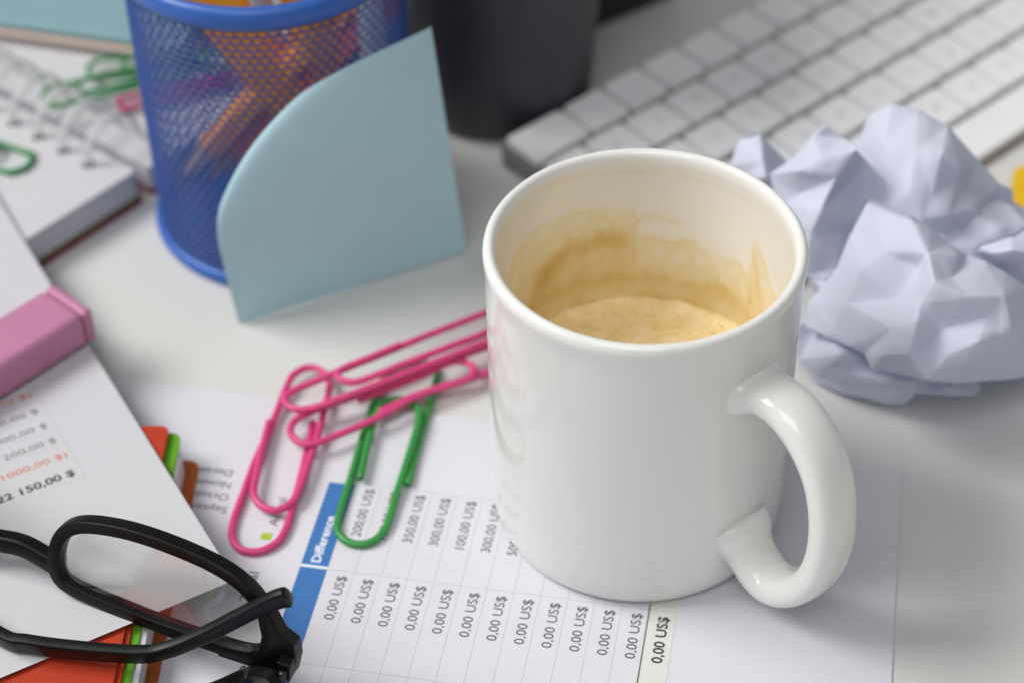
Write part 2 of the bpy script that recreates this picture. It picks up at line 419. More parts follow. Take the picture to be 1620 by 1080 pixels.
def segd(p, poly):
    best = 1e9
    for a, b in zip(poly[:-1], poly[1:]):
        ax, ay = a[0] * .65, a[1]; bx, by = b[0] * .65, b[1]; x, y = p[0] * .65, p[1]
        dx, dy = bx - ax, by - ay; t = max(0, min(1, ((x - ax) * dx + (y - ay) * dy) / (dx * dx + dy * dy + 1e-9)))
        best = min(best, math.hypot(x - ax - t * dx, y - ay - t * dy))
    return best
def sst(a, b, x):
    t = max(0, min(1, (x - a) / (b - a))); return t * t * (3 - 2 * t)
CL = 42.6                                                      # coffee level
def stain(az, z):
    if z > 92: return 0
    if az < -100 or az > 260: pass
    azz = az if az > -120 else az + 360
    if ua[0] <= azz <= ua[-1]: top = np.interp(azz, ua, uz)
    else: top = 50 + 4 * noise.noise(Vector((azz * .05, 0, 3)))
    x, y, q = cos(radians(az)) * 37, sin(radians(az)) * 37, z
    n1 = noise.fractal(Vector((x * .12, y * .12, q * .10)), 1., 2., 4)
    n2 = noise.fractal(Vector((x * .5 + 9, y * .5, q * .22)), 1., 2., 3)
    top += .9 * n2
    inn = sst(-.8, 1.6, top - z)
    s = inn * (.24 + .26 * sst(0, 24, top - z) + .10 * n1 + .05 * n2)
    if inn > 0: s += .09 * inn * exp(-((top - z - .8) / .9) ** 2) * (.6 + n1)
    s += .14 * exp(-((z - CL) / 4.0) ** 2) * (.7 + .8 * n1)
    s += .16 * exp(-((z - CL - 9 - 2 * n1) / 2.5) ** 2) * inn
    p_ = (azz, z)
    if 60 < azz < 175:
        s += .33 * exp(-(segd(p_, band) / (3.4 + 1.6 * n1)) ** 2)
        s += .22 * exp(-(segd(p_, band2) / 1.0) ** 2)
    if azz < 60:
        s += .16 * exp(-(segd(p_, drip) / .9) ** 2) + .16 * exp(-(segd(p_, drip2) / .8) ** 2)
    if z > 70: s += (.13 + .12 * n2) * exp(-(segd(p_, rng_) / (.45 + .2 * n1)) ** 2)
    n3 = noise.noise(Vector((x * .35 + 4, y * .35, q * .30)))
    if z > top - 9 and n3 > .28: s *= .55
    s += .018
    return max(0, min(1, s))
V = []; F = []; st = []
for (r, z) in prof:
    inner = (r < 37.7 and z > 4)
    for k in range(SEG):
        th = 2 * pi * k / SEG
        V.append(V3(MX + r * cos(th), MY + r * sin(th), Z0 + z))
        if inner and z > 17: st.append(stain((math.degrees(th) + 180) % 360 - 180, z))
        elif inner: st.append(.5)
        else: st.append(0)
n = len(prof)
for i in range(n - 1):
    for k in range(SEG):
        F.append([i * SEG + k, i * SEG + (k + 1) % SEG, (i + 1) * SEG + (k + 1) % SEG, (i + 1) * SEG + k])
m = mat('glazed_ceramic_stained', (.80, .795, .77), .12, .5, .01, 80, .05, 60, coat=.2)
N = m.node_tree.nodes; L = m.node_tree.links; b = N['Principled BSDF']
for l in list(b.inputs['Base Color'].links) + list(b.inputs['Roughness'].links): L.remove(l)
at_ = N.new('ShaderNodeAttribute'); at_.attribute_name = 'coffee_stain'
cr = N.new('ShaderNodeValToRGB'); e = cr.color_ramp.elements
e[0].position = 0; e[0].color = (.80, .795, .77, 1); e[1].position = 1; e[1].color = (.52, .30, .07, 1)
for pos, c4 in ((.06, (.80, .765, .71)), (.35, (.77, .67, .44)), (.65, (.68, .50, .21))):
    q = e.new(pos); q.color = (*c4, 1)
L.new(at_.outputs['Fac'], cr.inputs[0])
# few kiln specks
tc = N.new('ShaderNodeTexCoord'); vo = N.new('ShaderNodeTexVoronoi'); vo.inputs['Scale'].default_value = 75
L.new(tc.outputs['Object'], vo.inputs['Vector'])
lt = N.new('ShaderNodeMath'); lt.operation = 'LESS_THAN'; lt.inputs[1].default_value = .014; L.new(vo.outputs['Distance'], lt.inputs[0])
mxc = N.new('ShaderNodeMix'); mxc.data_type = 'RGBA'; mxc.inputs[7].default_value = (.45, .36, .22, 1)
L.new(lt.outputs[0], mxc.inputs[0]); L.new(cr.outputs[0], mxc.inputs[6]); L.new(mxc.outputs[2], b.inputs['Base Color'])
rr = N.new('ShaderNodeMapRange'); rr.inputs['To Min'].default_value = .12; rr.inputs['To Max'].default_value = .55; L.new(at_.outputs['Fac'], rr.inputs[0]); L.new(rr.outputs[0], b.inputs['Roughness'])
o = mesh('body', V, F, m, mug)
a_ = o.data.attributes.new('coffee_stain', 'FLOAT', 'POINT'); a_.data.foreach_set('value', st)
# handle
AZH = radians(-50.3); hr = V3(cos(AZH), sin(AZH), 0); hs = V3(-sin(AZH), cos(AZH), 0); MC = V3(MX, MY, Z0)
hp = [(37.5, 71), (41.5, 71.8), (46, 73.2), (51.8, 73), (57.9, 70), (63.4, 64.5), (67.2, 57), (69.3, 47), (69.3, 36), (67, 25.8), (62.4, 17.5), (56.7, 12), (51.5, 10.4), (46.8, 12.4), (42.2, 16.9), (37.5, 22)]
path = [MC + hr * r + V3(0, 0, z) for r, z in catmull(hp, 6)]
n = len(path); wd = []; hg = []
for i in range(n):
    t = i / (n - 1); e0 = exp(-(max(0, i - 3) / 3.2) ** 2); e1 = exp(-(max(0, n - 1 - i - 3) / 3.2) ** 2)
    wd.append(14.2 + 4.2 * e0 + 4.2 * e1 - .8 * sin(pi * t)); hg.append(9.0 + 4.5 * e0 + 4.5 * e1 - .2 * sin(pi * t))
# section: width across (hs), height in plane; up vector lies in plane -> use normal of path in plane
ups = []
for i in range(n):
    a = path[max(i - 1, 0)]; b2 = path[min(i + 1, n - 1)]; t = unit(b2 - a); ups.append(unit(np.cross(t, hs)))
v, f = sweep(path, wd, hg, ups, 28, 2.5)
mesh('handle', v, f, M_ceramic_h, mug)
# coffee
V = []; F = []; R_ = 37.2; NR = 60; NS = 160
for i in range(NR + 1):
    r = R_ * i / NR
    for k in range(NS):
        th = 2 * pi * k / NS; x, y = r * cos(th), r * sin(th)
        z = CL + .25 * noise.fractal(Vector((x * .18, y * .18, 1)), 1, 2, 4) + 1.6 * exp(-((R_ - r) / 3.0) ** 2) * (1 + .4 * noise.noise(Vector((x * .3, y * .3, 0))))
        V.append(V3(MX + x, MY + y, Z0 + z))
for i in range(NR):
    for k in range(NS): F.append([i * NS + k, i * NS + (k + 1) % NS, (i + 1) * NS + (k + 1) % NS, (i + 1) * NS + k])
m = bpy.data.materials.new('milk_coffee_foam'); m.use_nodes = True; N = m.node_tree.nodes; L = m.node_tree.links; b = N['Principled BSDF']
tc = N.new('ShaderNodeTexCoord'); n1 = N.new('ShaderNodeTexNoise'); n1.inputs['Scale'].default_value = 160; n1.inputs['Detail'].default_value = 7; n1.inputs['Roughness'].default_value = .65
vo = N.new('ShaderNodeTexVoronoi'); vo.inputs['Scale'].default_value = 700
L.new(tc.outputs['Object'], n1.inputs['Vector']); L.new(tc.outputs['Object'], vo.inputs['Vector'])
cr = N.new('ShaderNodeValToRGB'); e = cr.color_ramp.elements; e[0].position = .3; e[0].color = (.84, .62, .27, 1); e[1].position = .72; e[1].color = (.95, .80, .50, 1)
L.new(n1.outputs['Fac'], cr.inputs[0]); L.new(cr.outputs[0], b.inputs['Base Color']); b.inputs['Roughness'].default_value = .35
bp = N.new('ShaderNodeBump'); bp.inputs['Distance'].default_value = .3 * S; ad = N.new('ShaderNodeMath'); ad.operation = 'ADD'
L.new(vo.outputs['Distance'], ad.inputs[0]); L.new(n1.outputs['Fac'], ad.inputs[1]); L.new(ad.outputs[0], bp.inputs['Height']); L.new(bp.outputs[0], b.inputs['Normal'])
v2 = N.new('ShaderNodeTexVoronoi'); v2.inputs['Scale'].default_value = 330; L.new(tc.outputs['Object'], v2.inputs['Vector'])
l2 = N.new('ShaderNodeMath'); l2.operation = 'LESS_THAN'; l2.inputs[1].default_value = .16; L.new(v2.outputs['Distance'], l2.inputs[0])
l3 = N.new('ShaderNodeMath'); l3.operation = 'MULTIPLY'; l3.inputs[1].default_value = .3; L.new(l2.outputs[0], l3.inputs[0])
mx = N.new('ShaderNodeMix'); mx.data_type = 'RGBA'; mx.inputs[7].default_value = (.50, .30, .09, 1)
L.new(l3.outputs[0], mx.inputs[0]); L.new(cr.outputs[0], mx.inputs[6]); L.new(mx.outputs[2], b.inputs['Base Color'])
o = mesh('leftover_coffee', V, F, m); tag(o, 'tan foamy coffee left low inside the white mug', 'coffee')

# ------------------------------------------------------------------ paper clips
def c5(x, y): return 340 + x / 2.7, 480 + y / 2.7
def clip(name, pts, m, label, cat='paper clip', group=None, r=1.12, tr=c5):
    P = [at(*tr(x, y), z + .55) for x, y, z in pts]
    v, f = wire(P, r, 6, 12); o = mesh(name, v, f, m); tag(o, label, cat, group); return o
G1 = 'paper clips heaped beside the mug'
clip('paper_clip', [(418, 508, 1.2), (400, 600, 1.2), (372, 720, 1.2), (338, 850, 1.2), (310, 945, 1.2), (275, 1010, 1.2), (215, 1050, 1.2), (150, 1060, 1.2), (97, 1040, 1.2), (72, 990, 1.2), (82, 920, 1.2), (120, 815, 1.2), (170, 680, 1.2), (215, 580, 1.6), (262, 470, 2.2), (300, 372, 2.6), (335, 305, 2.8), (400, 273, 2.8), (460, 292, 2.8), (490, 345, 2.8), (474, 430, 2.8), (448, 530, 3.0), (408, 660, 3.1), (365, 780, 3.1), (330, 845, 2.8), (270, 882, 2.6), (205, 868, 2.8), (165, 812, 3.1), (180, 720, 3.1), (205, 610, 3.1), (232, 505, 3.2)], M_pinkclip,
     'pink paper clip leaning left of the heap, around the small green square', group=G1)
clip('paper_clip', [(620, 748, 2.4), (648, 620, 2.6), (682, 490, 2.9), (718, 425, 3.0), (790, 410, 3.0), (850, 430, 3.0), (873, 478, 3.0), (855, 560, 3.0), (812, 700, 2.6), (770, 830, 1.8), (735, 945, 1.3), (690, 1005, 1.2), (625, 1028, 1.2), (555, 1010, 1.2), (522, 960, 1.2), (540, 870, 1.2), (580, 745, 1.2), (628, 580, 1.2), (665, 465, 1.2), (700, 370, 1.2), (745, 295, 1.2), (840, 250, 1.2), (920, 262, 1.2), (948, 305, 1.2), (935, 370, 1.2), (900, 490, 1.2), (860, 630, 1.3), (822, 772, 1.5)], M_greenclip,
     'dark green paper clip under the pink ones, over the blue band', group=G1)
clip('paper_clip', [(612, 413, 4.6), (750, 360, 4.6), (900, 300, 4.6), (975, 262, 4.6), (1035, 246, 4.6), (1085, 257, 4.6), (1108, 285, 4.6), (1095, 312, 4.6), (1040, 338, 4.6), (940, 368, 5.0), (850, 402, 5.2), (740, 462, 5.2), (650, 508, 5.0), (540, 555, 4.8), (450, 590, 4.8), (390, 601, 4.8), (340, 577, 4.8), (322, 540, 4.8), (345, 497, 4.9), (410, 462, 5.2), (500, 430, 5.5), (620, 388, 6.2), (800, 318, 6.4), (1000, 243, 5.0), (1160, 186, 4.0), (1270, 150, 3), (1330, 165, 3), (1325, 215, 3), (1260, 262, 3.0), (1150, 300, 3.0), (1060, 332, 2.9), (950, 362, 3.0), (820, 408, 3.2), (700, 466, 3.4)], M_pinkclip,
     'pink paper clip crossing over the top of the green one', group=G1)
clip('paper_clip', [(1250, 0, 5), (1145, 45, 6), (900, 140, 7.5), (700, 222, 8.3), (540, 285, 8.3), (420, 336, 7.0), (340, 370, 6.6), (301, 402, 6.6), (308, 432, 6.6), (350, 452, 6.8), (412, 448, 7.2), (500, 420, 8.0), (620, 374, 8.6), (800, 304, 8.6), (1000, 228, 7.8), (1145, 172, 6.5), (1290, 125, 5), (1385, 85, 4.4), (1400, 40, 4.4), (1340, 30, 4.4), (1250, 72, 5.4), (1145, 130, 6.8), (1000, 185, 8.4), (800, 262, 9.6), (680, 310, 10.1), (600, 336, 10.2), (545, 328, 10.2), (522, 304, 10.2), (548, 278, 10.2), (650, 236, 10.2), (790, 178, 9.6)], M_pinkclip,
     'pink paper clip topmost in the heap, running behind the mug', group=G1)

# ------------------------------------------------------------------ eyeglasses (upside down, brow on the page)
L0 = at(88, 922, LPZ + 2.4); Rr0 = at(425, 1052, 12.5)
ex = Rr0 - L0; ex[2] = 0; ex = unit(ex); exs = unit(Rr0 - L0)
toCam = unit(V3(0, -1, 0) - ex * (V3(0, -1, 0) @ ex))
lean = radians(10)
eh = unit(V3(0, 0, 1) * cos(lean) - toCam * sin(lean)); eh = unit(eh - exs * (eh @ exs)); en = np.cross(exs, eh)
if en @ toCam < 0: en = -en
gl = thing('eyeglasses', 'black framed eyeglasses with folded temples lying on the tilted page', 'eyeglasses', L0)
def gp(px, py): return at_plane(px, py, L0, en)
loop = [(94, 905), (90, 880), (96, 852), (112, 834), (145, 829), (205, 839), (272, 861), (340, 891), (386, 922), (414, 955), (428, 988), (432, 1016), (418, 1032), (380, 1028), (318, 1008), (250, 984), (190, 960), (140, 939), (108, 922)]
LP = [gp(*q) for q in loop]
sh = [((q - L0) @ exs, (q - L0) @ eh) for q in LP]
sc = ((gp(36, 900)) - L0) @ exs
def G(s, h, n_=0): return L0 + exs * s + eh * h + en * n_
shl = catmull([V3(a, b, 0) for a, b in sh], 5, True)
rims = []
for mir in (0, 1):
    P = [G(2 * sc - q[0] if mir else q[0], q[1]) for q in shl]
    cx = sum(P) / len(P)
    v, f = rsweep(P, 4.0, 3.7, [unit(p_ - cx) for p_ in P], .55, closed=True)
    rims.append((v, f))
# bridge
s1 = sh[1][0]
br = catmull([G(s1 + 1, sh[0][1] + 1.5, -.5), G(s1 - 3, sh[0][1] + 2.2, -.8), G(sc, sh[0][1] + 3.4, -1.0), G(2 * sc - s1 + 3, sh[0][1] + 2.2, -.8), G(2 * sc - s1 - 1, sh[0][1] + 1.5, -.5)], 6)
rims.append(rsweep(br, 4.4, 5.6, eh, 1.2))
# end pieces: a flared plate in the plane of the front, and the block that carries the hinge
plate = [(404, 940), (418, 950), (436, 973), (449, 997), (470, 1013), (474, 1036), (468, 1062), (438, 1054), (400, 1046), (350, 1030), (352, 1019), (392, 1024), (414, 1022), (419, 1000), (414, 975)]
pg_ = [gp(*q) for q in plate]; pgs = [((q - L0) @ exs, (q - L0) @ eh) for q in pg_]
sr = max(a for a, b in pgs); hq = pgs[6][1]
for mir in (0, 1):
    n = len(pgs); V = [G(2 * sc - a if mir else a, b, dn) for dn in (-2.0, 1.95) for a, b in pgs]
    F = [list(range(n))[::-1], list(range(n, 2 * n))] + [[i, (i + 1) % n, n + (i + 1) % n, n + i] for i in range(n)]
    rims.append((V, F))
    mm = lambda s_: 2 * sc - s_ if mir else s_
    q = [G(mm(sr - 2.2), hq + 3.6, 1.8), G(mm(sr - 2.0), hq + 3.5, 3.4), G(mm(sr - 1.9), hq + 3.4, 5.0)]
    rims.append(rsweep(q, 3.6, [6.6, 6.2, 5.6], eh, .5))
v, f = merge(rims); o = mesh('frame', v, f, M_frame, gl); crisp(o, 28); bevel(o, .25, 2, 50)
# lenses
for mir in (0, 1):
    cs = sum(q[0] for q in shl) / len(shl); chh = sum(q[1] for q in shl) / len(shl)
    V = []; F = []; n = len(shl)
    for side in (0, 1):
        for k in range(0, 9):
            t = k / 8
            for q in shl:
                s = cs + (q[0] - cs) * t * .985; h = chh + (q[1] - chh) * t * .985
                bul = -1.8 * (1 - t * t) + (.7 if side else -.7)
                V.append(G(2 * sc - s if mir else s, h, bul + .2))
    for side in (0, 1):
        o_ = side * 9 * n
        for k in range(8):
            for i in range(n): F.append([o_ + k * n + i, o_ + k * n + (i + 1) % n, o_ + (k + 1) * n + (i + 1) % n, o_ + (k + 1) * n + i])
    for i in range(n): F.append([8 * n + i, 8 * n + (i + 1) % n, 17 * n + (i + 1) % n, 17 * n + i])
    mesh('lens', V, F, M_lens, gl)
# temple crossing in front, from the far (left) hinge
hl = G(2 * sc - (sr - 1.9), hq + 3.4, 5.4)
tp = [hl, hl + (at(0, 1005, 18) - hl) * .35, hl + (at(0, 1005, 18) - hl) * .7, at(0, 1005, 18), at(47, 1018, 18), at(125, 1028, 18.3), at(219, 1034, 19.3), at(265, 1027, 21), at(325, 1003, 26), at(390, 970, 33), at(435, 949, 37.5), at(459, 943, 39)]
P = catmull(tp, 8); n = len(P)
hg = [5.4 - .7 * sst(n * .45, n * .65, i) + 1.4 * sst(n * .8, n * .97, i) for i in range(n)]
wdt = [3.2 - .3 * sst(n * .4, n * .7, i) for i in range(n)]
hg[-1] *= .55; hg[-2] *= .82; hg[-3] *= .95
v, f = rsweep(P, wdt, hg, V3(0, -.15, 1), .7); crisp(mesh('temple', v, f, M_frame, gl), 40)
hq2 = G(sr - 1.9, hq + 3.0, 5.6)
tp = [hq2 + V3(-1, -2.2, 0), at(400, 1070, 12), at(345, 1092, 11.5), at(270, 1120, 11), at(150, 1160, 11), at(40, 1190, 12), at(-60, 1190, 16), at(-130, 1160, 22)]
P = catmull(tp, 8); n = len(P); v, f = rsweep(P, [3.4] * n, [6.0 - 1.2 * i / n for i in range(n)], V3(0, -.2, 1), .5); crisp(mesh('temple', v, f, M_frame, gl), 40)
# hinge
ps = []
for k in range(3): ps.append(sweep([hq2 + eh * (-2.0 + 1.4 * k) + V3(.2, -.9, 0), hq2 + eh * (-.8 + 1.4 * k) + V3(.2, -.9, 0)], 2.0, 2.0, en, 12, 2))
v, f = merge(ps); mesh('hinge', v, f, M_black, gl)

# ------------------------------------------------------------------ pink marker
hz0, hz1 = LPZ + .4, LPZ + 12.6
e1 = at(156, 537, hz0); e0 = at(0, 636, hz0); ax = unit(e1 - e0); sd = V3(-ax[1], ax[0], 0)
wd_ = abs((at(75, 448, hz1) - at(155, 490, hz1)) @ sd)
mk = thing('pink_highlighter', 'flat pink marker pen with a capped end lying across the tilted page', 'highlighter', e1)
def box_axis(a0, a1, s0, s1, z0, z1):
    q = [e1 + ax * a + sd * s for a, s in ((a0, s0), (a1, s0), (a1, s1), (a0, s1))]
    return prism([(p_[0], p_[1]) for p_ in q], z0, z1)
v, f = box_axis(-85, -3.3, -.1, 18.8, hz0, hz1); o = mesh('barrel', v, f, M_hl, mk, False); bevel(o, 2.4, 5)
v, f = box_axis(-3.5, 0, -.1, 18.8, hz0, hz1); o = mesh('end_cap', v, f, M_hl, mk, False); bevel(o, 1.4, 4)

# ------------------------------------------------------------------ mesh pen cup
PX, PY, PR, PHT = -73.2, 530.5, 42.7, 104.5
cup = thing('mesh_pen_cup', 'blue wire mesh pen cup behind the leaning teal note', 'pen holder', (PX, PY, 0))
cols = 84; rowh = 2.28; rows_ = int((PHT - 7) / rowh)
V = []; F = []; K = 8
for j in range(rows_):
    for i in range(cols):
        cxa = (i + (.5 if j % 2 else 0)) * 2 * pi / cols; cz = 3.5 + (j + .5) * rowh; aw = pi / cols
        base = len(V)
        for ring in (0, 1):
            for k in range(K):
                t = 2 * pi * (k + .5) / K; c_, s_ = cos(t), sin(t)
                if ring == 0:
                    mxx = max(abs(c_), abs(s_)); a = aw * c_ / mxx; zz = rowh / 2 * s_ / mxx
                else: a = aw * .86 * c_; zz = rowh / 2 * .84 * s_
                # strands bulge outwards a little in expanded metal
                rad = PR + (.28 * cos(pi * (zz / rowh * 2)) if ring == 0 else 0)
                V.append(V3(PX + rad * cos(cxa + a), PY + rad * sin(cxa + a), cz + zz))
        for k in range(K): F.append([base + k, base + (k + 1) % K, base + K + (k + 1) % K, base + K + k])
o = mesh('mesh_wall', V, F, M_bluewall, cup, False); solid(o, .38, 0)
def torus(cx, cy, cz, R_, a, b_, n=120, m_=16):
    V = []; F = []
    for i in range(n):
        t = 2 * pi * i / n
        for k in range(m_):
            u = 2 * pi * k / m_; r = R_ + a * cos(u); V.append(V3(cx + r * cos(t), cy + r * sin(t), cz + b_ * sin(u)))
    for i in range(n):
        for k in range(m_): F.append([i * m_ + k, ((i + 1) % n) * m_ + k, ((i + 1) % n) * m_ + (k + 1) % m_, i * m_ + (k + 1) % m_])
    return V, F
v, f = torus(PX, PY, PHT - 3.6, PR - .4, 2.6, 3.9); mesh('rim', v, f, M_bluemetal, cup)
v, f = torus(PX, PY, 2.6, PR + .2, 1.9, 2.6); mesh('base_ring', v, f, M_bluemetal, cup)
v, f = prism([(PX + (PR - .5) * cos(2 * pi * i / 64), PY + (PR - .5) * sin(2 * pi * i / 64)) for i in range(64)], .8, 1.6); mesh('base_plate', v, f, M_bluemetal, cup, False)

def cyl_between(a, b, r0, r1=None, seg=16, sides=None):
    a = np.array(a, float); b = np.array(b, float); r1 = r0 if r1 is None else r1
    t = unit(b - a); u = unit(np.cross(t, V3(.3, .9, .1))); w_ = np.cross(t, u); s_ = sides or seg; V = []; F = []
    for q, r in ((a, r0), (b, r1)):
        for k in range(s_): th = 2 * pi * k / s_; V.append(q + (u * cos(th) + w_ * sin(th)) * r)
    for k in range(s_): F.append([k, (k + 1) % s_, s_ + (k + 1) % s_, s_ + k])
    F.append(list(range(s_))); F.append(list(range(s_, 2 * s_)))
    return V, F
def pencil(a, b, r, mbody, label, tipm=M_wood, cat='pencil', name='pencil', L_tip=16):
    a = np.array(a, float); b = np.array(b, float); t = unit(b - a); root = thing(name, label, cat, a, 'pens and pencils in the blue cup')
    v, f = cyl_between(a + t * L_tip, b, r, sides=6 if tipm is M_wood else 20); mesh('barrel', v, f, mbody, root, False)
    v, f = cyl_between(a + t * 4, a + t * L_tip, r * .28, r * .97); mesh('sharpened_tip' if tipm is M_wood else 'cap', v, f, tipm, root)
    v, f = cyl_between(a, a + t * 4, .15, r * .28); mesh('point', v, f, M_lead if tipm is M_wood else tipm, root)
ang = lambda d, r, z: V3(PX + r * cos(radians(d)), PY + r * sin(radians(d)), z)
def to_wall(a, b, lim=40.0, ztop=150):
    t = unit(b - a); L_ = 0
    while L_ < 150:
        q = a + t * (L_ + 2)
        if math.hypot(q[0] - PX, q[1] - PY) > lim and L_ > 30 and q[2] < PHT + 2: break
        L_ += 2
    return a + t * L_
t0 = at(283, 288, 20); t1 = at(498, 62, 66)
pencil(t0, to_wall(t0, t1), 5.0, M_orange, 'bright orange pencil leaning with its point down against the cup front')
t2 = at(322, 292, 16); t3 = at(545, 72, 62)
pencil(t2, to_wall(t2, t3), 4.8, M_dorange, 'deep orange pencil leaning beside the brighter orange one')
def upright(px, py, z, base_ang, base_r, rr, m, label, cat, name, top=128):
    q = at(px, py, z); b_ = ang(base_ang, base_r, 3); t = unit(q - b_); e_ = b_ + t * ((top - 3) / t[2])
    pencil(b_, e_, rr, m, label, m, cat, name)
upright(340, 0, 80, -5, 26, 9.0, M_orange, 'broad orange marker leaning left at the back of the blue cup', 'marker', 'marker_pen')
upright(490, 0, 80, 40, 24, 9.0, M_orange, 'broad orange marker leaning right at the back of the blue cup', 'marker', 'marker_pen')
upright(412, 0, 82, 75, 26, 3.6, M_white, 'slim white pen between the broad orange markers', 'pen', 'pen')
upright(585, 20, 78, -5, 34, 4.5, M_white, 'slim white pen on the right side of the blue cup', 'pen', 'pen', 100)

# ------------------------------------------------------------------ teal note leaning on the cup
BL = at(378, 512, .25); BR = at(738, 398, .9); TR = at(682, 43, 88)
eu = BR - BL; ev = TR - BR; Lu = np.linalg.norm(eu); Lv = np.linalg.norm(ev)
nn = unit(np.cross(eu, ev));
if nn @ (Cv - BL) < 0: nn = -nn                                # towards the camera
n = 110; V = []; F = []
# curl line from near TR to the left edge at 38% height
a2 = np.array([1.0 * Lu, 1.0 * Lv]); b2 = np.array([0., .33 * Lv]); ld = (b2 - a2); ll = np.linalg.norm(ld); ld /= ll; ln = np.array([-ld[1], ld[0]])
if ln @ (np.array([0, Lv]) - a2) < 0: ln = -ln
euh = unit(eu); evh = unit(ev - euh * (ev @ euh)); skew = ev @ euh
for j in range(n + 1):
    for i in range(n + 1):
        uv = np.array([Lu * i / n, Lv * j / n]); d = (uv - a2) @ ln; t = max(.0, min(1, ((uv - a2) @ ld) / ll)); depth = 6.5 * sin(pi * min(1, .1 + .9 * i / n)) ** .8 * sst(0, n, j) 
        if d > 0:
            r = 1.5 + 17.5 * sin(pi * min(1, t * .93 + .05)) ** .75
            a = min(d / r, 1.62); ext = max(0, d - 1.62 * r)
            pos = r * sin(a); back = -r * .24 * (1 - cos(a)) - ext * .06
            pos -= ext * .15
            uv = uv + ln * (pos - d); depth += back
        P = BL + euh * uv[0] + evh * uv[1] * (Lv and (ev @ evh) / Lv) + euh * skew * (uv[1] / Lv) + nn * depth
        V.append(P)
for j in range(n):
    for i in range(n): a = j * (n + 1) + i; F.append([a, a + 1, a + n + 2, a + n + 1])
o = mesh('sticky_note', V, F, M_note, None, False); solid(o, .12, 0); tag(o, 'square teal sticky note leaning on the blue cup, its corner curled back', 'sticky note')

# ------------------------------------------------------------------ charcoal pot, and black box behind made tall to block light
def lathe(cx, cy, prof, seg=96):
    V = []; F = []
    for r, z in prof:
        for k in range(seg): th = 2 * pi * k / seg; V.append(V3(cx + r * cos(th), cy + r * sin(th), z))
    for i in range(len(prof) - 1):
        for k in range(seg): F.append([i * seg + k, i * seg + (k + 1) % seg, (i + 1) * seg + (k + 1) % seg, (i + 1) * seg + k])
    return V, F
DX, DY = -3, 597
v, f = lathe(DX, DY, [(0, .5), (28, .5), (31, 1.2), (32.6, 3), (33.6, 6), (41, 110), (41.2, 112), (40, 113), (38.6, 111), (31, 8), (0, 6)])
o = mesh('charcoal_tumbler', v, f, M_dark); tag(o, 'plain charcoal grey tumbler between the blue cup and the keyboard', 'tumbler')
q0 = at(938, 52, 0); q1 = at(1062, 0, 0); dd = unit(q1 - q0); pp = V3(-dd[1], dd[0], 0)
A = q0 - dd * 60; B = q0 + dd * 42
poly = [tuple(x[:2]) for x in (A, B, B + pp * 90, A + pp * 90)]
v, f = prism(poly, 0, 140); o = mesh('black_shade_box', v, f, M_black, None, False); bevel(o, 3, 3); tag(o, 'black object beyond the charcoal tumbler, built as a tall box to block light', 'box')  # black edge on the desk is real; the height is added to shade the desk

# ------------------------------------------------------------------ keyboard
PHI = 0.71356557; OX, OY = -1.00663, 554.05; TILT = radians(3.5)
kU = V3(cos(PHI), sin(PHI), 0); kV = V3(sin(PHI) * cos(TILT), -cos(PHI) * cos(TILT), -sin(TILT)); kN = unit(np.cross(kV, kU)); kN = kN if kN[2] > 0 else -kN
KO = V3(OX, OY, 9.)
def kp(u, v, h=0.): return KO + kU * (u - 1.6) + kV * v + kN * h
kb = thing('keyboard', 'slim white computer keyboard lying diagonally behind the mug', 'keyboard', V3(*kp(0, 0)[:2], 0))
def kprism(poly, h0, h1, flat=False):
    n = len(poly); v = [kp(u, w_, h1) for u, w_ in poly]
    if flat: v = [V3(q[0], q[1], .6) for q in v] + v
    else: v = [kp(u, w_, h0) for u, w_ in poly] + v
    f = [list(range(n))[::-1], list(range(n, 2 * n))] + [[i, (i + 1) % n, n + (i + 1) % n, n + i] for i in range(n)]
    return v, f
v, f = kprism(round_poly([(-1.2, -.6), (276.8, -.6), (276.8, 113.6), (-1.2, 113.6)], 4), 0, -.2, True)
o = mesh('case', v, f, M_kb, kb, False); bevel(o, .6, 2, 50)
rowsK = [[1.4] + [1] * 13, [1] * 13 + [1.5], [1.5] + [1] * 13, [1.75] + [1] * 11 + [1.75], [2.25] + [1] * 10 + [2.25], [1, 1, 1, 1.25, 5, 1.25, 1, 1, 1, 1]]
leg = [['esc'] + ['F%d' % i for i in range(1, 13)] + [''], list('`1234567890-=') + ['delete'], ['tab'] + list('QWERTYUIOP[]') + ['\\'], ['caps lock'] + list("ASDFGHJKL;'") + ['return'], ['shift'] + list('ZXCVBNM,./') + ['shift'], ['fn', 'control', 'option', 'command', '', 'command', 'option', '', '', '']]
